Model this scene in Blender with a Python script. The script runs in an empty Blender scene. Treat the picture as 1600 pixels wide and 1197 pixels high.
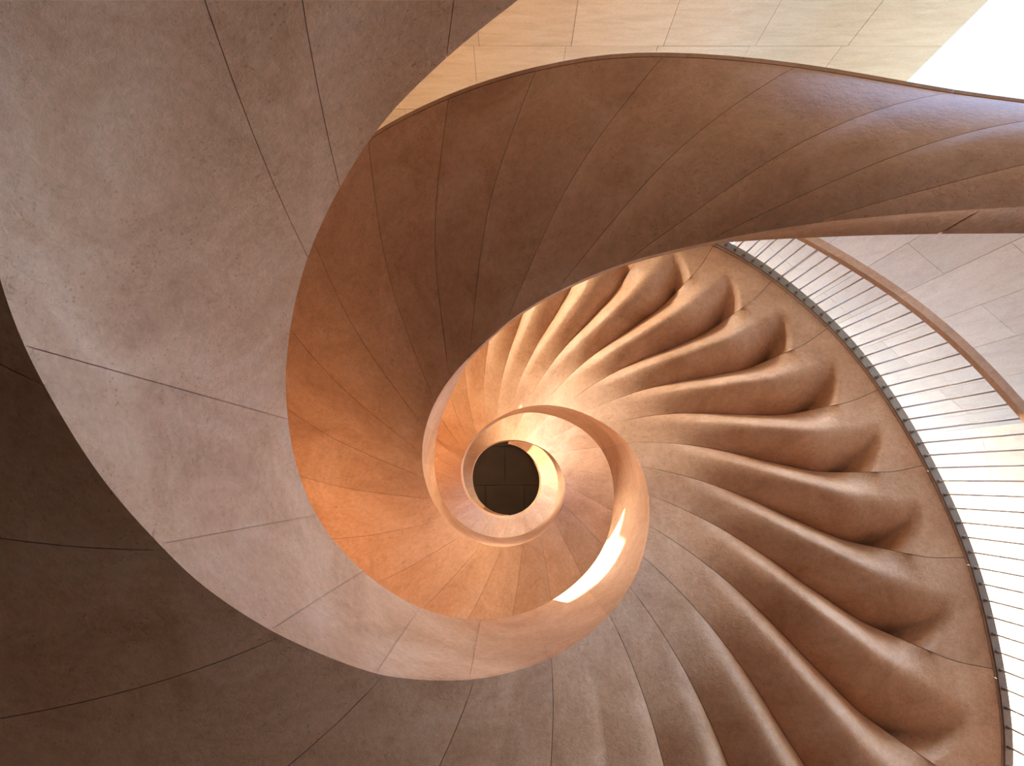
import bpy, math, random
import numpy as np
from mathutils import Vector

# ------------------------------------------------------------------ camera, sky, sun, exposure
scene = bpy.context.scene
C = scene.collection
W, H = 1600.0, 1197.0
CX, CY = 790.0, 750.0            # pixel of the zenith: the camera looks straight up the well, with a shifted lens
F = 1000.0                       # focal length in pixels
cam_d = bpy.data.cameras.new('camera')
cam_d.sensor_fit = 'HORIZONTAL'
cam_d.sensor_width = 36.0
cam_d.lens = 36.0 * F / W
cam_d.shift_x = (W / 2 - CX) / W
cam_d.shift_y = (CY - H / 2) / W
cam_d.clip_start = 0.02
cam = bpy.data.objects.new('camera', cam_d)
cam.rotation_euler = (math.pi, 0, 0)      # looks along +Z; image right is +X, image down is +Y
C.objects.link(cam)
scene.camera = cam

SUN_AZ = 226.0      # towards the sun, degrees from +X to +Y
SUN_EL = 20.0
sun_d = bpy.data.lights.new('sun', 'SUN')
sun_d.energy = 20.0
sun_d.color = (1.0, 0.86, 0.70)
sun_d.angle = math.radians(0.6)
sun = bpy.data.objects.new('sun', sun_d)
sv = Vector((math.cos(math.radians(SUN_EL)) * math.cos(math.radians(SUN_AZ)),
             math.cos(math.radians(SUN_EL)) * math.sin(math.radians(SUN_AZ)),
             math.sin(math.radians(SUN_EL))))
sun.rotation_euler = sv.to_track_quat('Z', 'Y').to_euler()
sun.location = sv * 30
C.objects.link(sun)

world = bpy.data.worlds.new('world')
scene.world = world
world.use_nodes = True
wn = world.node_tree
wn.nodes.clear()
w_out = wn.nodes.new('ShaderNodeOutputWorld')
w_bg = wn.nodes.new('ShaderNodeBackground')
w_sky = wn.nodes.new('ShaderNodeTexSky')
w_sky.sky_type = 'NISHITA'
w_sky.sun_disc = False
w_sky.sun_elevation = math.radians(SUN_EL)
w_sky.sun_rotation = math.radians(90 - SUN_AZ)
w_sky.air_density = 0.6
w_sky.dust_density = 1.0
w_bg.inputs['Strength'].default_value = 1.05
w_tint = wn.nodes.new('ShaderNodeMix')
w_tint.data_type = 'RGBA'
w_tint.blend_type = 'MULTIPLY'
w_tint.inputs[0].default_value = 1.0
w_tint.inputs[7].default_value = (0.86, 0.89, 0.95, 1)
wn.links.new(w_sky.outputs['Color'], w_tint.inputs[6])
wn.links.new(w_tint.outputs[2], w_bg.inputs['Color'])
wn.links.new(w_bg.outputs['Background'], w_out.inputs['Surface'])

scene.view_settings.view_transform = 'Standard'
scene.view_settings.look = 'None'
scene.view_settings.gamma = 1.0
scene.view_settings.use_curve_mapping = False
scene.view_settings.exposure = 1.2
scene.cycles.max_bounces = 12
scene.cycles.diffuse_bounces = 8

random.seed(7)

# ------------------------------------------------------------------ helpers
def pchip(pts):
    pts = sorted(pts)
    x = np.array([p[0] for p in pts], float)
    y = np.array([p[1] for p in pts], float)
    h = np.diff(x)
    d = np.diff(y) / h
    m = np.zeros_like(x)
    m[0], m[-1] = d[0], d[-1]
    for i in range(1, len(x) - 1):
        if d[i - 1] * d[i] > 0:
            w1, w2 = 2 * h[i] + h[i - 1], h[i] + 2 * h[i - 1]
            m[i] = (w1 + w2) / (w1 / d[i - 1] + w2 / d[i])
    def f(t):
        t = np.clip(np.asarray(t, float), x[0], x[-1])
        i = np.clip(np.searchsorted(x, t) - 1, 0, len(h) - 1)
        s = (t - x[i]) / h[i]
        return ((1 + 2 * s) * (1 - s) ** 2 * y[i] + s * (1 - s) ** 2 * h[i] * m[i]
                + s * s * (3 - 2 * s) * y[i + 1] + s * s * (s - 1) * h[i] * m[i + 1])
    return f

def smooth_track(pts, sig=7.0):
    """monotone interpolation of a radius curve, then a light smoothing along the angle"""
    f = pchip(pts)
    lo, hi = min(p[0] for p in pts), max(p[0] for p in pts)
    ts = np.arange(lo - 40, hi + 40, 1.0)
    v = f(ts)
    k = np.exp(-0.5 * (np.arange(-25, 26) / sig) ** 2); k /= k.sum()
    v2 = np.convolve(np.pad(v, 25, mode='edge'), k, mode='valid')
    return lambda t: np.interp(t, ts, v2)

def sstep(a, b, x):
    x = np.clip((np.asarray(x, float) - a) / (b - a), 0, 1)
    return x * x * (3 - 2 * x)

def mesh_obj(name, verts, faces, mat, parent=None, smooth=False):
    me = bpy.data.meshes.new(name)
    me.from_pydata([tuple(map(float, v)) for v in verts], [], faces)
    me.update()
    if smooth:
        me.polygons.foreach_set('use_smooth', [True] * len(me.polygons))
    me.materials.append(mat)
    o = bpy.data.objects.new(name, me)
    C.objects.link(o)
    if parent is not None:
        o.parent = parent
    return o

def tag(o, label=None, cat=None, group=None, kind=None):
    if label: o['label'] = label
    if cat: o['category'] = cat
    if group: o['group'] = group
    if kind: o['kind'] = kind
    return o

def empty(name, loc=(0, 0, 0)):
    o = bpy.data.objects.new(name, None)
    o.empty_display_size = 0.2
    o.location = loc
    C.objects.link(o)
    return o

def grid_faces(nu, nv, base=0, flip=False):
    out = []
    for i in range(nu - 1):
        for j in range(nv - 1):
            a = base + i * nv + j
            q = (a, a + nv, a + nv + 1, a + 1)
            out.append(q[::-1] if flip else q)
    return out

def slab(name, front, back, mat, parent):
    """closed solid between two grids (nu, nv, 3): front face, back face and the four sides; sides are flat shaded"""
    nu, nv = front.shape[:2]
    verts = list(front.reshape(-1, 3)) + list(back.reshape(-1, 3))
    n = nu * nv
    faces = grid_faces(nu, nv, 0, True) + grid_faces(nu, nv, n, False)
    nsm = len(faces)
    rim = [(i, 0) for i in range(nu)] + [(nu - 1, j) for j in range(1, nv)] + \
          [(i, nv - 1) for i in range(nu - 2, -1, -1)] + [(0, j) for j in range(nv - 2, 0, -1)]
    ids = [i * nv + j for i, j in rim]
    # separate vertices for the sides so their edges stay crisp
    b2 = len(verts)
    ff = front.reshape(-1, 3); bb = back.reshape(-1, 3)
    for k in ids: verts.append(ff[k])
    for k in ids: verts.append(bb[k])
    m = len(ids)
    for k in range(m):
        k2 = (k + 1) % m
        faces.append((b2 + k, b2 + k2, b2 + m + k2, b2 + m + k))
    o = mesh_obj(name, verts, faces, mat, parent)
    o.data.polygons.foreach_set('use_smooth', [i < nsm for i in range(len(faces))])
    return o

# ------------------------------------------------------------------ materials
def node_mat(name):
    m = bpy.data.materials.new(name)
    m.use_nodes = True
    nt = m.node_tree
    nt.nodes.clear()
    out = nt.nodes.new('ShaderNodeOutputMaterial')
    b = nt.nodes.new('ShaderNodeBsdfPrincipled')
    nt.links.new(b.outputs[0], out.inputs[0])
    return m, nt, b

def ramp(nt, stops):
    r = nt.nodes.new('ShaderNodeValToRGB')
    el = r.color_ramp.elements
    while len(el) < len(stops): el.new(0.5)
    for e, (p, c) in zip(el, stops):
        e.position = p
        e.color = (c[0], c[1], c[2], 1)
    return r

def mixc(nt, kind, fac, a, b):
    m = nt.nodes.new('ShaderNodeMix')
    m.data_type = 'RGBA'
    m.blend_type = kind
    for sock, v in ((m.inputs[0], fac), (m.inputs[6], a), (m.inputs[7], b)):
        if hasattr(v, 'default_value') or hasattr(v, 'is_linked'):
            nt.links.new(v, sock)
        elif isinstance(v, (int, float)):
            sock.default_value = v
        else:
            sock.default_value = (v[0], v[1], v[2], 1)
    return m.outputs[2]

def noise(nt, co, scale, detail=4, rough=0.55, dist=0.0):
    n = nt.nodes.new('ShaderNodeTexNoise')
    n.inputs['Scale'].default_value = scale
    n.inputs['Detail'].default_value = detail
    n.inputs['Roughness'].default_value = rough
    n.inputs['Distortion'].default_value = dist
    nt.links.new(co, n.inputs['Vector'])
    return n.outputs['Fac']

def stone(name, c_lo, c_mid, c_hi, veins=0.5, pits=0.5, stretch=(1, 1, 1), rough=0.62, spec=0.3, var=0.10, bump=0.25, cloud_scale=2.2):
    m, nt, b = node_mat(name)
    tc = nt.nodes.new('ShaderNodeTexCoord')
    mp = nt.nodes.new('ShaderNodeMapping')
    mp.inputs['Scale'].default_value = stretch
    nt.links.new(tc.outputs['Object'], mp.inputs['Vector'])
    co = mp.outputs[0]
    cloud = noise(nt, co, cloud_scale, 7, 0.66, 0.7)
    r1 = ramp(nt, [(0.30, c_lo), (0.50, c_mid), (0.70, c_hi)])
    nt.links.new(cloud, r1.inputs[0])
    col = r1.outputs[0]
    fine = noise(nt, co, 30, 6, 0.72, 0.4)
    r2 = ramp(nt, [(0.30, (0.74, 0.69, 0.65)), (0.64, (1.06, 1.05, 1.04))])
    nt.links.new(fine, r2.inputs[0])
    col = mixc(nt, 'MULTIPLY', 0.6, col, r2.outputs[0])
    # short thready veins: the zero lines of distorted noises, only in patches
    hgt = fine
    for sc, dst, dark, lo, hi, k in ((9, 2.4, (0.56, 0.44, 0.36), 0.493, 0.507, 1.0), (19, 2.0, (0.68, 0.58, 0.50), 0.488, 0.512, 0.8)):
        vn = noise(nt, co, sc, 3, 0.62, dst)
        r3 = ramp(nt, [(0.0, (1, 1, 1)), (lo, (1, 1, 1)), ((lo + hi) / 2, dark), (hi, (1, 1, 1))])
        nt.links.new(vn, r3.inputs[0])
        vm = noise(nt, co, sc * 0.27, 2, 0.5, 0.3)
        r3m = ramp(nt, [(0.42, (0, 0, 0)), (0.57, (veins * k,) * 3)])
        nt.links.new(vm, r3m.inputs[0])
        col = mixc(nt, 'MULTIPLY', r3m.outputs[0], col, r3.outputs[0])
    # pale threads
    vn2 = noise(nt, co, 15, 2, 0.6, 2.6)
    r4 = ramp(nt, [(0.0, (1, 1, 1)), (0.525, (1, 1, 1)), (0.535, (1.22, 1.17, 1.10)), (0.545, (1, 1, 1))])
    nt.links.new(vn2, r4.inputs[0])
    col = mixc(nt, 'MULTIPLY', veins * 0.8, col, r4.outputs[0])
    # pits
    vo = nt.nodes.new('ShaderNodeTexVoronoi')
    vo.inputs['Scale'].default_value = 42
    nt.links.new(co, vo.inputs['Vector'])
    r5 = ramp(nt, [(0.0, (0.52, 0.42, 0.34)), (0.15, (0.72, 0.63, 0.55)), (0.25, (1, 1, 1))])
    nt.links.new(vo.outputs['Distance'], r5.inputs[0])
    pm = noise(nt, co, 6, 3, 0.6, 0)
    r5m = ramp(nt, [(0.48, (0, 0, 0)), (0.64, (pits, pits, pits))])
    nt.links.new(pm, r5m.inputs[0])
    col = mixc(nt, 'MULTIPLY', r5m.outputs[0], col, r5.outputs[0])
    # each panel is cut from a slightly different block
    oi = nt.nodes.new('ShaderNodeObjectInfo')
    r6 = ramp(nt, [(0.0, (1 - var, 1 - var * 1.05, 1 - var * 1.15)), (1.0, (1 + var * .6, 1 + var * .6, 1 + var * .6))])
    nt.links.new(oi.outputs['Random'], r6.inputs[0])
    col = mixc(nt, 'MULTIPLY', 1.0, col, r6.outputs[0])
    nt.links.new(col, b.inputs['Base Color'])
    b.inputs['Roughness'].default_value = rough
    b.inputs['Specular IOR Level'].default_value = spec
    bp = nt.nodes.new('ShaderNodeBump')
    bp.inputs['Strength'].default_value = bump
    bp.inputs['Distance'].default_value = 0.012
    nt.links.new(hgt, bp.inputs['Height'])
    nt.links.new(bp.outputs[0], b.inputs['Normal'])
    return m

M_STAIR = stone('terracotta_limestone', (0.55, 0.315, 0.175), (0.685, 0.43, 0.258), (0.79, 0.55, 0.37), veins=0.9, pits=0.7, rough=0.5, spec=0.45, bump=0.35)
M_WALL = stone('cream_travertine', (0.70, 0.48, 0.23), (0.79, 0.56, 0.275), (0.84, 0.63, 0.34), veins=0.10, pits=0.35,
               stretch=(1, 1, 5), rough=0.6, var=0.07, bump=0.12)
M_WALLV = stone('cream_travertine_upright', (0.76, 0.61, 0.38), (0.84, 0.69, 0.44), (0.89, 0.75, 0.50), veins=0.10, pits=0.25,
                stretch=(4, 4, 1), rough=0.6, var=0.08, bump=0.12)
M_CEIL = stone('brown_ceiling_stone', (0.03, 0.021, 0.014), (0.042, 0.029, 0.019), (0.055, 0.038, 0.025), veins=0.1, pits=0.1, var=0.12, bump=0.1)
M_BLOCKER = stone('light_blocker_stone', (0.085, 0.08, 0.07), (0.11, 0.105, 0.09), (0.14, 0.13, 0.115), veins=0.1, pits=0.2, var=0.0, bump=0.1)  # dark stone for the added light-blocking walls
M_REFLECT = stone('reflector_stone', (0.19, 0.18, 0.17), (0.24, 0.23, 0.21), (0.29, 0.275, 0.25), veins=0.1, pits=0.2, var=0.0, bump=0.1)  # for the added floor that bounces sun
M_FLOOR = stone('paving_stone', (0.085, 0.08, 0.07), (0.11, 0.105, 0.095), (0.14, 0.13, 0.12), veins=0.1, pits=0.3, var=0.08, bump=0.1)

def plain(name, col, rough=0.5, metal=0.0):
    m, nt, b = node_mat(name)
    tc = nt.nodes.new('ShaderNodeTexCoord')
    n = noise(nt, tc.outputs['Object'], 40, 3, 0.6, 0)
    r = ramp(nt, [(0.3, [c * 0.9 for c in col]), (0.7, [min(1, c * 1.06) for c in col])])
    nt.links.new(n, r.inputs[0])
    nt.links.new(r.outputs[0], b.inputs['Base Color'])
    b.inputs['Roughness'].default_value = rough
    b.inputs['Metallic'].default_value = metal
    return m
M_JOINT = plain('joint_mortar', (0.16, 0.10, 0.065), 0.9)
M_WJOINT = plain('wall_joint_mortar', (0.42, 0.31, 0.20), 0.9)
M_STEEL = plain('brushed_steel', (0.70, 0.62, 0.52), 0.35, 0.3)
M_TRIM = plain('grey_steel_trim', (0.34, 0.31, 0.28), 0.5, 0.7)

# ------------------------------------------------------------------ the two flights: a double spiral around the Z axis
# t is the unrolled angle in degrees; the flights climb as t falls.
Z0, PITCH, STEP = 4.5, 5.0, 11.6
ZC = 10.3                        # underside of the ceiling over the well
def z1(t): return Z0 - PITCH * np.asarray(t, float) / 360.0
def z2(t): return z1(np.asarray(t, float) + 180.0)

# radius / height ratios (x1000) of the edges as they are seen from the foot of the well
A_LOW = [(270, 2200), (245, 1420), (225, 1120), (210, 945), (201.6, 849.4), (196.2, 788.3), (191.9, 739), (187.9, 696.6), (183.4, 657.2), (179.4, 623), (175.2, 590), (169.5, 549.2),
         (162.9, 512.6), (156.7, 478.4), (150.3, 447.9), (143.7, 420.6), (136.8, 396.2), (129.5, 376.5), (121.5, 358.9), (116.7, 347), (109.2, 331.4), (101.3, 318.7),
         (93, 306.4), (84, 294.8), (74.2, 285.2), (63, 275), (54.4, 267.6), (43.4, 258.2), (33.2, 249.3), (23.6, 240), (7.6, 226), (-0.8, 218.5), (-10, 207.5), (-21, 192.5), (-31.5, 174),
         (-43, 157), (-55, 141), (-68, 125.7), (-82.7, 110), (-102, 94.5), (-135, 79.6), (-164, 72.6), (-183.6, 68), (-225, 62.5), (-260, 60), (-286, 60), (-315, 59.5), (-342, 57), (-380, 54)]
A_UPP = [(285, 920), (271.5, 750.2), (267.8, 714.5), (263.2, 675.8), (258.4, 639.2), (253.3, 606.5), (247.8, 570.1), (241.1, 529.1), (233.8, 490.8), (226.5, 457.5),
         (219.6, 428.3), (214.2, 408.4), (209.1, 391.5), (205.4, 380.5), (200.4, 366), (194.6, 350.6), (185.5, 331), (179.4, 318.5), (171.8, 305), (161.7, 286.9), (152.4, 271.5),
         (137.8, 253.1), (129.6, 245), (117.5, 234.7), (106.1, 225.8), (98.1, 220), (86.6, 213), (76.8, 206.4), (61.5, 197.5), (49.4, 192), (37.5, 187), (29.5, 182.7),
         (21.1, 177.5), (12.4, 173), (4.7, 169.4), (-10.6, 162), (-28, 148.5), (-43.3, 133.5), (-58, 121), (-73.9, 109.5),
         (-91.8, 96), (-111.4, 85), (-136.8, 76.5), (-160.8, 70), (-186, 64), (-219, 59), (-253, 56), (-284, 55.5), (-322, 55), (-356, 53), (-380, 52)]
B_LOW = [(-8, 2500), (-12, 2020), (-15.9, 1570), (-21.2, 1190), (-27.7, 914.7), (-29.9, 843.6), (-32.5, 773.8), (-35.5, 705.4), (-39.1, 637.7), (-41.7, 592.5), (-44.7, 548.7), (-46.6, 522), (-50.3, 478),
         (-54.7, 437.3), (-59.8, 396.5), (-65.5, 357), (-72.5, 315.1), (-81.2, 276), (-89.3, 246), (-98.5, 217), (-111.1, 191.8), (-123.1, 174.5), (-135.8, 160), (-147.4, 148.4), (-165, 135),
         (-184.7, 123.5), (-206, 114.7), (-229.5, 108.5), (-250, 105.5), (-268, 104.5), (-287, 103), (-309.7, 100.5), (-337.8, 97.5), (-354, 94), (-370.4, 88.5),
         (-389.5, 81), (-412, 71), (-441, 63.5), (-470, 60), (-497, 57.5), (-523, 54), (-544, 52)]
B_UPP = [(-8, 2350), (-10.5, 2030), (-14.2, 1558), (-19, 1174), (-25.3, 896), (-30.4, 756.6), (-34.8, 667), (-38.8, 602.1), (-43.8, 540.3), (-48.3, 494.1), (-50.6, 475),
         (-54.7, 440), (-59.8, 399), (-65.5, 360), (-72.5, 318), (-81.2, 278), (-89.3, 247), (-98.5, 216), (-106.4, 196), (-117.2, 168.6), (-131.4, 145.2), (-145, 130.2), (-163, 116.2),
         (-185, 107), (-210, 100), (-231, 95), (-251, 92), (-272, 90), (-290, 89), (-316.6, 87), (-336, 84.5), (-353, 82.6), (-371.5, 80),
         (-397, 75), (-417.5, 68), (-440, 61.5), (-470, 58), (-497, 55.5), (-523, 52.5), (-544, 51)]
S1_OUT = [(-48.2, 486.2), (-42.4, 500), (-37.8, 512), (-33, 524.5), (-28.8, 538), (-24.1, 554), (-19.1, 571.5), (-13.7, 591.5), (-8.3, 614), (-2.9, 641), (4, 680.6), (7.8, 706.1),
          (12.4, 738.3), (16.9, 771.2), (21, 804), (24.7, 836.3), (29.1, 877)]
S2_OUT = [(-110.3, 582.2), (-103.6, 595.7), (-98.3, 609), (-89.1, 636.1), (-82.6, 658.5), (-76.5, 683), (-69.7, 711.3), (-64.1, 738.2), (-56.3, 784.8), (-49.3, 839), (-44.8, 881.8), (-41, 926), (-36.2, 1003.9), (-26.4, 1239), (-18.3, 1590)]
def edge_radius(track, z, h=None, sig=3.0):
    f = smooth_track([(t, math.log(r)) for t, r in track], sig)
    if h is None:
        return lambda t: np.exp(f(t)) * z(t) / 1000.0
    return lambda t: np.exp(f(t)) * (z(t) + h(t)) / 1000.0

h1 = smooth_track([(440, 1.2), (-30, 1.2), (-90, 1.1), (-280, 0.95), (-340, 0.6), (-380, 0.35)], 8)
h2 = smooth_track([(260, 1.0), (60, 0.9), (20, 0.3), (-5, 0.14), (-27, 0.14), (-64, 0.26), (-93, 0.40), (-125, 0.62), (-159, 0.8), (-215, 1.0), (-259, 1.1), (-420, 0.9), (-500, 0.7), (-530, 0.45), (-544, 0.35)], 8)
RA_L = edge_radius(A_LOW, z1); RA_U = edge_radius(A_UPP, z1, h1)
RB_L = edge_radius(B_LOW, z2); RB_U = edge_radius(B_UPP, z2, h2)
def below(f, t_on, pts):
    """seen radius above, plain radius track for the part of the flight that runs down to the floor out of view"""
    g = smooth_track([(t_on - 8, float(f(t_on - 8))), (t_on, float(f(t_on)))] + pts, 5)
    return lambda t: f(t) * (1 - sstep(t_on - 8, t_on, t)) + g(t) * sstep(t_on - 8, t_on, t)
RA_L = below(RA_L, 262, [(290, 1.85), (340, 2.3), (440, 2.6)])
RA_U = below(RA_U, 280, [(300, 1.8), (340, 2.2), (440, 2.5)])
RB_L = below(RB_L, -10, [(0, 4.9), (30, 5.3), (110, 4.6), (180, 3.2), (260, 3.0)])
RB_U = below(RB_U, -10, [(0, 4.8), (30, 5.2), (110, 4.5), (180, 3.1), (260, 2.9)])
R1_OUT = smooth_track([(440, 4.0), (300, 3.7), (200, 3.9), (120, 4.0), (60, 3.9)] + [(t, r * float(z1(t)) / 1000 - 0.012) for t, r in S1_OUT] + [(-80, 2.22), (-110, 1.95), (-145, 1.8), (-250, 1.85), (-380, 1.9)], 3)
def d2(t): return 0.36 * sstep(-80, -28, t)      # outer edge of the second flight tips up towards its foot
R2_OUT = smooth_track([(260, 4.4), (180, 4.6), (110, 6.0), (40, 6.4), (0, 5.9), (-10, 4.9)] + [(t, r * float(z2(t) + d2(t)) / 1000 - 0.024) for t, r in S2_OUT] + [(-130, 2.0), (-160, 1.9), (-250, 1.85), (-544, 1.9)], 3)

def pol(R, t, z):
    a = np.radians(t)
    return np.stack([R * np.cos(a), R * np.sin(a), np.broadcast_to(z, np.shape(R)) + 0 * R], axis=-1)

SW1 = pchip([(0, -16.0), (0.2, -10.0), (0.33, -6.5), (0.5, -2.6), (0.7, -0.2), (0.85, 0.0), (1.0, -0.8)])
SW2 = pchip([(0, -20.0), (0.15, -14.5), (0.5, -7.5), (0.8, -2.5), (1.0, 0.0)])

def lobe(u, s, t):
    """relief of the scalloped soffit over one step (u 0..1), 0 at ridge and rim, up to 1 at the bottom of a pocket"""
    wn_ = 0.33
    fall = np.clip(1 - u / wn_, 0, 1) ** 1.9
    rise = np.clip((u - wn_) / (1 - wn_), 0, 1) ** 1.7
    f = fall + rise
    s_end = np.where(u < wn_, 0.80, 0.935 - 0.135 * np.clip((u - wn_) / (1 - wn_), 0, 1) ** 1.5)
    wall = np.where(u < wn_, 1 - sstep(-0.15, 0.03, s - s_end), 1 - sstep(-0.045, 0.008, s - s_end))
    return f * wall

def soffit_surface(fl, s, tt, u):
    """s: 0 inner .. 1 outer; tt: true angle; u: phase inside the step"""
    if fl == 1:
        R = RA_L(tt) * (1 - s) + R1_OUT(tt) * s
        amp = 0.27 * sstep(0.10, 0.62, s) * (1 - sstep(42, 78, tt)) * (0.45 + 0.55 * sstep(-75, -35, tt)) * sstep(-115, -60, tt)
        z = z1(tt) + amp * (lobe(u, s, tt) - 0.25)
        z = z - 0.10 * np.sin(np.pi * s) ** 2 * sstep(-60, 0, -np.abs(tt - 10) + 60)
        # shallow steps further down and further up
        low = 0.05 * np.clip(1 - np.abs(s - 0.6) / 0.6, 0, 1) * (sstep(42, 70, tt) * (1 - sstep(95, 125, tt)) + 0.6 * (1 - sstep(-100, -60, tt)))
        z = z + low * (lobe(u, np.minimum(s, 0.5), tt) - 0.4)
    else:
        R = RB_L(tt) * (1 - s) + R2_OUT(tt) * s
        bow = 0.07 * np.ones_like(tt)
        z = z2(tt) + d2(tt) * s ** 2.2 - bow * np.sin(np.pi * s)
        amp = 0.012 * np.sin(np.pi * np.clip(s, 0, 1)) ** 0.8
        z = z + amp * (lobe(u, np.minimum(s, 0.5), tt) - 0.4)
    return R, z

GAP = 0.0014
def soffit_panels(fl, joints, root, name='soffit_panel', labels=None):
    """joints: list of (outer angle) descending the stair order; each neighbouring pair bounds one panel"""
    sw = SW1 if fl == 1 else SW2
    out = []
    for t0, t1 in zip(joints[:-1], joints[1:]):
        if t0 > t1: t0, t1 = t1, t0
        nu, nv = (31 if (t1 - t0) < 20 else 35), 57
        uu = np.linspace(0, 1, nu)
        ss = np.linspace(0, 1, 41)
        nv = 57 if fl == 1 else 41
        if fl == 1:
            ss = np.concatenate([np.linspace(0, 0.70, 20, endpoint=False), np.linspace(0.70, 1, 37)])
        U, S = np.meshgrid(uu, ss, indexing='ij')
        Rm = 1.0 + 1.5 * S
        ga = np.degrees(GAP / Rm)
        T = t0 + (t1 - t0) * U + sw(S)
        T = T + ga * (1 - 2 * U)
        steps = max(1, int(round((t1 - t0) / STEP))) if fl == 1 else 1
        ph = (U * steps) % 1.0
        ph = np.where(U > 0.999, 1.0, ph)
        R, z = soffit_surface(fl, S, T, ph)
        front = pol(R, T, 0) ; front[..., 2] = np.minimum(z, ZC - 0.08)
        back = front.copy(); back[..., 2] += 0.045
        o = slab(name, front, back, M_STAIR, root)
        out.append(o)
    return out

def parapet_panels(fl, joints, root, name='parapet_panel'):
    RL, RU, zf, hf = (RA_L, RA_U, z1, h1) if fl == 1 else (RB_L, RB_U, z2, h2)
    TH = 0.11
    for t0, t1 in zip(joints[:-1], joints[1:]):
        if t0 > t1: t0, t1 = t1, t0
        nu, nv = max(24, int((t1 - t0) / 0.7)), 9
        uu = np.linspace(0, 1, nu); vv = np.linspace(0, 1, nv)
        U, V = np.meshgrid(uu, vv, indexing='ij')
        T = t0 + (t1 - t0) * U
        if fl == 1:
            T = T + (1 - V) * 15 * sstep(196, 228, T)
        T = T + np.degrees(1.1 * GAP / 1.3) * (1 - 2 * U)
        rl, ru = RL(T), RU(T)
        R = rl * (1 - V) + ru * V + 0.02 * np.sin(np.pi * V)
        z = np.minimum(zf(T) + hf(T) * V + 0.003, ZC - 0.03)
        front = pol(R, T, 0); front[..., 2] = z
        back = pol(R + 0.4 * TH, T, 0); back[..., 2] = z
        slab(name, back, front, M_STAIR, root)
    ta, tb = min(joints), max(joints)
    U, V = np.meshgrid(np.linspace(ta, tb, int((tb - ta) / 0.8)), np.linspace(0, 1, 9), indexing='ij')
    rl, ru = RL(U), RU(U)
    R = rl * (1 - V) + ru * V + 0.02 * np.sin(np.pi * V)
    z = np.minimum(zf(U) + hf(U) * V + 0.003 + 0.006 * (1 - 2 * V), ZC - 0.03)
    f = pol(R + 0.09 * TH, U, 0); f[..., 2] = z
    b = pol(R + TH, U, 0); b[..., 2] = z
    slab('parapet_core', b, f, M_STAIR, root)

def core(fl, ta, tb, root):
    """stair body above the soffit: stepped top, smooth underside, outer fascia"""
    RL, RO, zf = (RA_L, R1_OUT, z1) if fl == 1 else (RB_L, R2_OUT, z2)
    verts, faces = [], []
    ts, zs = [], []
    t = ta
    sub = 4
    while t < tb - 1e-6:
        te = min(t + STEP, tb)
        for k in range(sub + 1):
            tk = t + (te - t) * k / sub
            ts.append(tk); hb = 0.42 if fl == 1 else min(0.42, float(h2(tk)) - 0.05)
            zt = float(zf(t + STEP * 0.5)) if hb > 0.35 else float(zf(tk))
            zs.append(min(zt + hb, ZC - 0.02))
        t = te
    n = len(ts)
    ts = np.array(ts); zs = np.array(zs)
    ri = RL(ts) + 0.09; ro = RO(ts)
    bot = np.minimum(zf(ts) + (0.30 if fl == 1 else 0.06), ZC - 0.04)
    up = d2(ts) if fl == 2 else 0 * ts
    rings = [pol(ri, ts, bot), pol(ri, ts, zs), pol(ro, ts, zs + up), pol(ro, ts, bot + up)]
    for r in rings: verts += list(r)
    for i in range(n - 1):
        for a in range(4):
            b = (a + 1) % 4
            faces.append((a * n + i, a * n + i + 1, b * n + i + 1, b * n + i))
    faces.append((0, n, 2 * n, 3 * n)); faces.append((n - 1, 4 * n - 1, 3 * n - 1, 2 * n - 1))
    return mesh_obj('stair_core', verts, faces, M_STAIR, root)

def fascia(fl, joints, root):
    """upright outer edge of the flight, one stone per joint"""
    RO, zf = (R1_OUT, z1) if fl == 1 else (R2_OUT, z2)
    for t0, t1 in zip(joints[:-1], joints[1:]):
        if t0 > t1: t0, t1 = t1, t0
        nu = max(5, int((t1 - t0) / 2.5))
        U, V = np.meshgrid(np.linspace(0, 1, nu), np.linspace(0, 1, 2), indexing='ij')
        T = t0 + (t1 - t0) * U + np.degrees(GAP / 12) * (1 - 2 * U)
        low = -0.068 if fl == 1 else 0.0
        R = RO(T) + 0.004
        z = zf(T) + low * ((T < 60) & (T > -60)) + V * 0.46 + (d2(T) if fl == 2 else 0)
        z = np.minimum(z, ZC - 0.03)
        f = pol(R, T, 0); f[..., 2] = z
        b = pol(R + 0.02, T, 0); b[..., 2] = z
        slab('edge_stone', f, b, M_STAIR, root)

def ridge(k): return -1.2 + STEP * k
J1 = [ridge(k) for k in range(-37, 7)] + [ridge(k) for k in range(8, 38, 2)]
J2 = [46 + 20 * k for k in range(10, 0, -1)] + [46, 32, 18, 5, -8, -20, -30, -41, -55, -69.6, -85.8, -98.5, -112, -127, -142, -158, -174, -193, -212, -230] + [-230 - 17.5 * k for k in range(1, 23)]
J2 = sorted(J2)
P1 = [147.5 - 23.6 * k for k in range(24, -1, -1)] + [169.5, 195.6, 228.4, 240.5, 262, 285, 308, 331, 354, 377, 400, 415]
P2 = sorted([40 - 23.2 * k for k in range(-8, 28)])

flight1 = empty('stair_flight')
tag(flight1, 'terracotta stone spiral stair flight with deeply scalloped underside and wide pale inner parapet', 'staircase')
flight2 = empty('stair_flight')
tag(flight2, 'dark brown stone spiral stair flight sweeping across the top with a smooth jointed underside', 'staircase')
core(1, J1[0], J1[-1] - 2, flight1)
core(2, J2[0], J2[-1] - 2, flight2)
soffit_panels(1, J1, flight1)
soffit_panels(2, J2, flight2)
parapet_panels(1, P1, flight1)
parapet_panels(2, P2, flight2)
fascia(1, J1, flight1)
fascia(2, J2, flight2)

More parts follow.
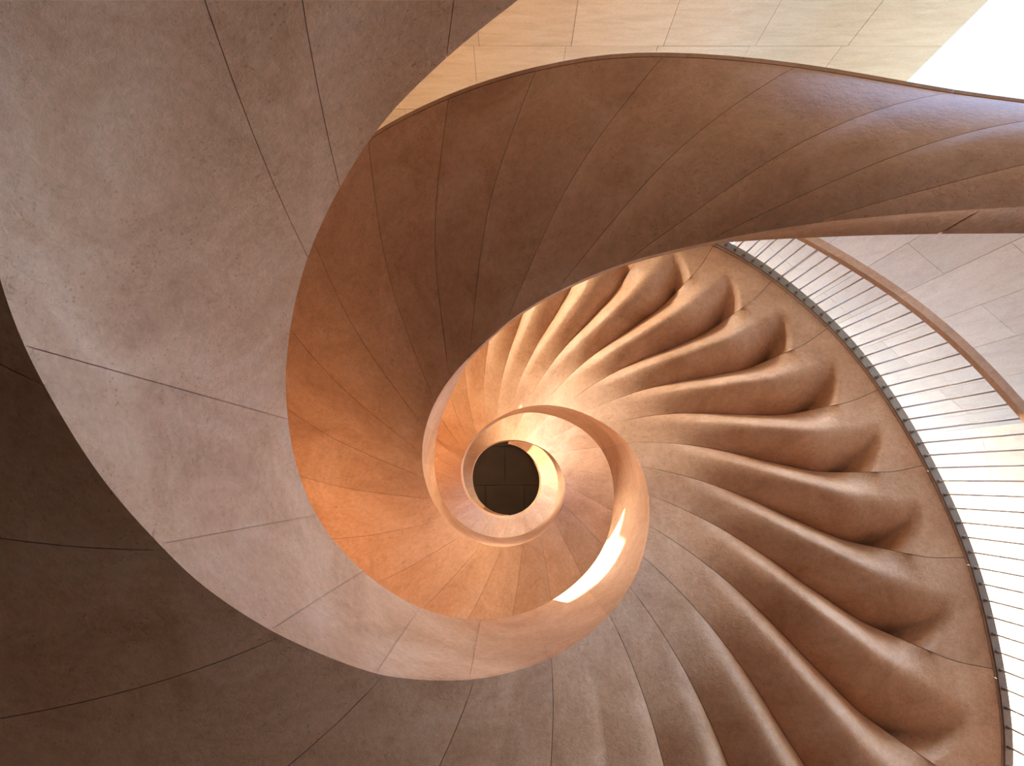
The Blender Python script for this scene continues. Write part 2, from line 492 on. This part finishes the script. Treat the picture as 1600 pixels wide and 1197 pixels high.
# ------------------------------------------------------------------ railing on the outer edge of the scalloped flight
rail_drop = pchip([(-75, 0.50), (-39, 0.72), (-10.5, 1.03), (5, 1.18), (45, 1.45)])
railing = empty('rod_railing')
tag(railing, 'railing of thin vertical steel rods hung between scalloped stair edge and slim stone rail', 'railing')
def rail_ribbon(name, ta, tb, prof, mat, parent, zf, rf, n=90):
    """sweep a closed (dr, dz) profile along the helix"""
    ts = np.linspace(ta, tb, n)
    m = len(prof)
    verts, faces = [], []
    for t in ts:
        for dr, dz in prof:
            verts.append(pol(np.array(rf(t) + dr), np.array(t), zf(t) + dz))
    for i in range(n - 1):
        for k in range(m):
            k2 = (k + 1) % m
            faces.append((i * m + k, i * m + k2, (i + 1) * m + k2, (i + 1) * m + k))
    faces.append(tuple(range(m))[::-1]); faces.append(tuple((n - 1) * m + k for k in range(m)))
    return mesh_obj(name, verts, faces, mat, parent)
RO_RAIL = lambda t: R1_OUT(t) + 0.03
rail_ribbon('handrail', -72, 42, [(-0.02, -0.05), (0.035, -0.05), (0.035, 0.0), (-0.02, 0.0)], M_STAIR, railing,
            lambda t: z1(t) - rail_drop(t), RO_RAIL)
rail_ribbon('edge_trim', -72, 42, [(-0.012, -0.082), (0.045, -0.082), (0.045, -0.07), (-0.012, -0.07)], M_TRIM, railing, z1, RO_RAIL)

def rod_mesh():
    v, f = [], []
    n = 8
    for z in (0.0, 1.0):
        for k in range(n):
            a = 2 * math.pi * k / n
            v.append((0.006 * math.cos(a), 0.006 * math.sin(a), z))
    for k in range(n):
        k2 = (k + 1) % n
        f.append((k, k2, n + k2, n + k))
    f.append(tuple(range(n))[::-1]); f.append(tuple(range(n, 2 * n)))
    me = bpy.data.meshes.new('baluster')
    me.from_pydata(v, [], f); me.update()
    me.polygons.foreach_set('use_smooth', [i < n for i in range(len(f))])
    me.materials.append(M_STEEL)
    return me
def clip_mesh():
    v, f = [], []
    n = 8
    for z, r in ((-0.028, 0.0105), (-0.024, 0.0115), (0.0, 0.0115)):
        for k in range(n):
            a = 2 * math.pi * k / n
            v.append((r * math.cos(a), r * math.sin(a), z))
    for j in range(2):
        for k in range(n):
            k2 = (k + 1) % n
            f.append((j * n + k, j * n + k2, (j + 1) * n + k2, (j + 1) * n + k))
    f.append(tuple(range(n))[::-1]); f.append(tuple(range(2 * n, 3 * n)))
    me = bpy.data.meshes.new('rod_clip')
    me.from_pydata(v, [], f); me.update()
    me.materials.append(M_TRIM)
    return me
ROD, CLIP = rod_mesh(), clip_mesh()
t = -66.0
while t < 38:
    ztop = float(z1(t)) - 0.082
    zbot = float(z1(t)) - float(rail_drop(t)) - 0.001
    R = float(RO_RAIL(t)) + 0.012
    x, y = R * math.cos(math.radians(t)), R * math.sin(math.radians(t))
    o = bpy.data.objects.new('baluster', ROD)
    o.location = (x, y, zbot); o.scale = (1, 1, ztop - zbot); o.parent = railing
    C.objects.link(o)
    c = bpy.data.objects.new('rod_clip', CLIP)
    c.parent = o
    c.location = (0, 0, 1.0); c.scale = (1, 1, 1.0 / (ztop - zbot))
    C.objects.link(c)
    t += 1.74

# ------------------------------------------------------------------ walls, ceiling, floor
FLOOR_Z = -1.6
def box_mesh(name, x0, x1, y0, y1, z0, z1_, mat, parent=None, bev=0.0):
    v = [(x, y, z) for z in (z0, z1_) for y in (y0, y1) for x in (x0, x1)]
    f = [(0, 2, 3, 1), (4, 5, 7, 6), (0, 1, 5, 4), (2, 6, 7, 3), (0, 4, 6, 2), (1, 3, 7, 5)]
    return mesh_obj(name, v, f, mat, parent)

# wall 1: long courses, seen above the brown flight; it ends at an upright corner against the sky
D1 = 4.5
W1_END = 1.007 * D1
WALL_BOT, WALL_TOP = 5.85, 8.45
wall1 = box_mesh('wall_back', -3.1, W1_END - 0.002, -D1 - 0.3, -D1 - 0.012, WALL_BOT, WALL_TOP, M_WJOINT)
tag(wall1, 'cream stone panelled wall behind the brown flight, ending against the sky', 'wall', kind='structure')
course = 1.125
zc = D1 * 1000 / 678.0                   # joint line seen at y = 72
pw = 0.955
rows = int((WALL_TOP - FLOOR_Z) / course) + 2
k0 = math.floor((FLOOR_Z - zc) / course)
for k in range(k0, k0 + rows + 1):
    za, zb = zc + k * course, zc + (k + 1) * course
    za, zb = max(za, WALL_BOT), min(zb, WALL_TOP)
    if zb - za < 0.05: continue
    off = (W1_END - 0.55) if k % 2 == 0 else W1_END - 0.98
    off = {0: -0.33, -1: 0.68}.get(k, -0.33 if k % 2 == 0 else 0.68)
    x = off
    xs = [off + pw * j for j in range(-8, 6)]
    xs = [q for q in xs if q < W1_END - 0.12] + [W1_END]
    for a, b in zip(xs[:-1], xs[1:]):
        if b < -3.0: continue
        a = max(a, -3.1)
        box_mesh('stone_panel', a + 0.002, b - 0.002 if b < W1_END else b, -D1 - 0.04, -D1 + random.uniform(-0.0015, 0.0015), za + 0.002, zb - 0.002, M_WALL, wall1)

# wall 2: upright panels, turned 40 degrees, an upper storey that oversails
D2 = 4.6
N2 = math.radians(-50.0)
Z2B, Z2T = D2 * 1000 / 817.0, 10.6
wall2 = empty('wall_right_core')
bpy.data.objects.remove(wall2)
def w2_box(name, x0, x1, d0, d1, z0, z1_, mat, parent):
    n = (math.cos(N2), math.sin(N2)); d = (-math.sin(N2), math.cos(N2))
    v = []
    for z in (z0, z1_):
        for q in (d0, d1):
            for x in (x0, x1):
                v.append((n[0] * (D2 + q) + d[0] * x, n[1] * (D2 + q) + d[1] * x, z))
    f = [(0, 2, 3, 1), (4, 5, 7, 6), (0, 1, 5, 4), (2, 6, 7, 3), (0, 4, 6, 2), (1, 3, 7, 5)]
    return mesh_obj(name, v, f, mat, parent)
X2A, X2B = 0.32, D2 * math.tan(math.radians(43.7))
wall2 = w2_box('wall_right', X2A, X2B, 0.012, 0.22, Z2B, Z2T, M_WJOINT, None)
tag(wall2, 'pale stone wall of upright panels behind the rod railing, the part out of the sun', 'wall', kind='structure')
pw2, ph2 = 0.50, 1.77
xj = D2 * math.tan(math.radians(50 - 30.5))
zj = D2 * 1.455
i0 = -4
x = xj + i0 * pw2
i = i0
while x < X2B:
    za = zj if i % 2 == 0 else zj + ph2 / 2
    wdt = pw2
    if i > 24: wdt = pw2 * 4
    xa, xb = max(x, X2A), min(x + wdt, X2B)
    if xb - xa > 0.05:
        zs = [za + ph2 * j for j in range(-3, 6)]
        zs = [Z2B] + [q for q in zs if Z2B + 0.1 < q < Z2T - 0.1] + [Z2T]
        for a, b in zip(zs[:-1], zs[1:]):
            w2_box('stone_panel', xa + 0.002, xb - 0.002, random.uniform(-0.001, 0.001), 0.04, a + 0.002, b - 0.002, M_WALLV, wall2)
    x += wdt
    i += 1

# ceiling above the well
def prism(name, poly, z0, z1_, mat, parent=None):
    n = len(poly)
    v = [(x, y, z0) for x, y in poly] + [(x, y, z1_) for x, y in poly]
    f = [tuple(range(n))[::-1], tuple(range(n, 2 * n))] + [(k, (k + 1) % n, n + (k + 1) % n, n + k) for k in range(n)]
    return mesh_obj(name, v, f, mat, parent)
ceil = prism('ceiling', [(-9.3, -9.0), (0.2, -9.0), (0.2, -3.0), (2.4, -3.0), (2.4, 9.3), (-9.3, 9.3)], ZC + 0.03, ZC + 0.4, M_JOINT)  # stretched far past the well, out of view, to shade the flights
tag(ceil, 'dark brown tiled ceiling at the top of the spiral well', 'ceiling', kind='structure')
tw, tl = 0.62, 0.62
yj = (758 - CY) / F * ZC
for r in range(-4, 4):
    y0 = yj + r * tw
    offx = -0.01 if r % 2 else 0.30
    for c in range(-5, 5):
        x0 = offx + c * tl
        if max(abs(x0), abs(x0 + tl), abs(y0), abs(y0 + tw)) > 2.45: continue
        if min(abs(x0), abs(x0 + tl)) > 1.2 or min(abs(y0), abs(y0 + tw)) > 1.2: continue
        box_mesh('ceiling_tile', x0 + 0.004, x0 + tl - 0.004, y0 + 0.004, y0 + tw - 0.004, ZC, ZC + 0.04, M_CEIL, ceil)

# wall 3: carries on from the end of the upright panels, along +Y; the bend stands in for a shadow edge
ex = D2 * math.cos(N2) - math.sin(N2) * X2B
ey = D2 * math.sin(N2) + math.cos(N2) * X2B
N3 = math.radians(-14.0)                     # outward direction of wall 3
def w3_box(name, l0, l1, d0, d1, z0, z1_, mat, parent):
    n = (math.cos(N3), math.sin(N3)); d = (-math.sin(N3), math.cos(N3))
    v = [(ex + n[0] * q + d[0] * l, ey + n[1] * q + d[1] * l, z) for z in (z0, z1_) for q in (d0, d1) for l in (l0, l1)]
    f = [(0, 2, 3, 1), (4, 5, 7, 6), (0, 1, 5, 4), (2, 6, 7, 3), (0, 4, 6, 2), (1, 3, 7, 5)]
    return mesh_obj(name, v, f, mat, parent)
wall3 = w3_box('wall_side', 0.0, 9.0, 0.03, 0.25, Z2B, 11.0, M_WJOINT, None)
tag(wall3, 'sunlit white stone wall seen between the rods at the lower right', 'wall', kind='structure')
y, i = 0.0, 0
while y < 8.9:
    yb = min(y + 0.9, 9.0)
    za = 5.0 if i % 2 == 0 else 5.9
    zs = [Z2B] + [q for q in (za + 1.77 * j for j in range(0, 8)) if Z2B + 0.1 < q < 10.9] + [11.0]
    for a, b in zip(zs[:-1], zs[1:]):
        w3_box('stone_panel', y + 0.002, yb - 0.002, 0.0, 0.04, a + 0.002, b - 0.002, M_WALLV, wall3)
    y = yb; i += 1

# out of frame: the floor, plus added light-blocking walls, a sun mask, a reflector
wall4 = box_mesh('light_blocker_left', -9.3, -9.0, -5.1, 9.0, FLOOR_Z, 10.2, M_BLOCKER)  # unseen wall added to keep sky and sun off the lower soffits
tag(wall4, 'added dark wall left of the stair, out of view, blocking sky and sun', 'wall', kind='structure')
wall9 = box_mesh('light_blocker_right', 9.0, 9.3, 0.0, 9.3, FLOOR_Z, 5.5, M_BLOCKER)  # added to cut low light from the right on the bottom soffit
tag(wall9, 'added low dark wall under the sunlit wall, out of view, blocking low light', 'wall', kind='structure')
wall5 = box_mesh('light_blocker_front', -9.3, 9.3, 9.0, 9.3, FLOOR_Z, 10.2, M_BLOCKER)  # added dark wall; keeps light from the front off the soffits
tag(wall5, 'added dark wall facing the panelled wall across the stair, out of view, blocking light', 'wall', kind='structure')
def boxes_mesh(name, boxes, mat, parent=None):
    v, f = [], []
    for x0, x1, y0, y1, z0, z1_ in boxes:
        b = len(v)
        v += [(x, y, z) for z in (z0, z1_) for y in (y0, y1) for x in (x0, x1)]
        f += [tuple(b + k for k in q) for q in ((0, 2, 3, 1), (4, 5, 7, 6), (0, 1, 5, 4), (2, 6, 7, 3), (0, 4, 6, 2), (1, 3, 7, 5))]
    return mesh_obj(name, v, f, mat, parent)
# added sun mask; its two ribbon openings let sun onto hidden treads
wall6 = boxes_mesh('sun_mask_rear', [(x0, x1, -5.1, -4.8, z0, z1_) for x0, x1, z0, z1_ in (
    (-9.3, -8.4, FLOOR_Z, 7.45), (-8.4, -6.0, FLOOR_Z, 5.75), (-8.4, -6.0, 6.85, 7.45), (-6.0, -5.0, FLOOR_Z, 7.45),
    (-5.0, -1.5, FLOOR_Z, 5.1), (-1.5, 2.3, FLOOR_Z, 5.85), (2.3, 6.0, FLOOR_Z, 3.8), (-5.0, -4.2, 5.85, 7.45), (-4.2, -3.1, 5.85, 7.7))], M_WALL)
tag(wall6, 'added unseen sun mask behind the stair, with ribbon openings that steer the sun', 'wall', kind='structure')
floor = box_mesh('floor', -14, 14, -5.1, 14, FLOOR_Z - 0.2, FLOOR_Z, M_FLOOR)
tag(floor, 'stone paved floor at the foot of the stair', 'floor', kind='structure')
reflector = box_mesh('floor_reflector', 3.0, 22.0, -18.0, 1.2, FLOOR_Z, FLOOR_Z + 0.03, M_REFLECT)  # added to bounce sun up onto the upright panels
tag(reflector, 'added unseen terrace paving outside the stair', 'paving', kind='structure')
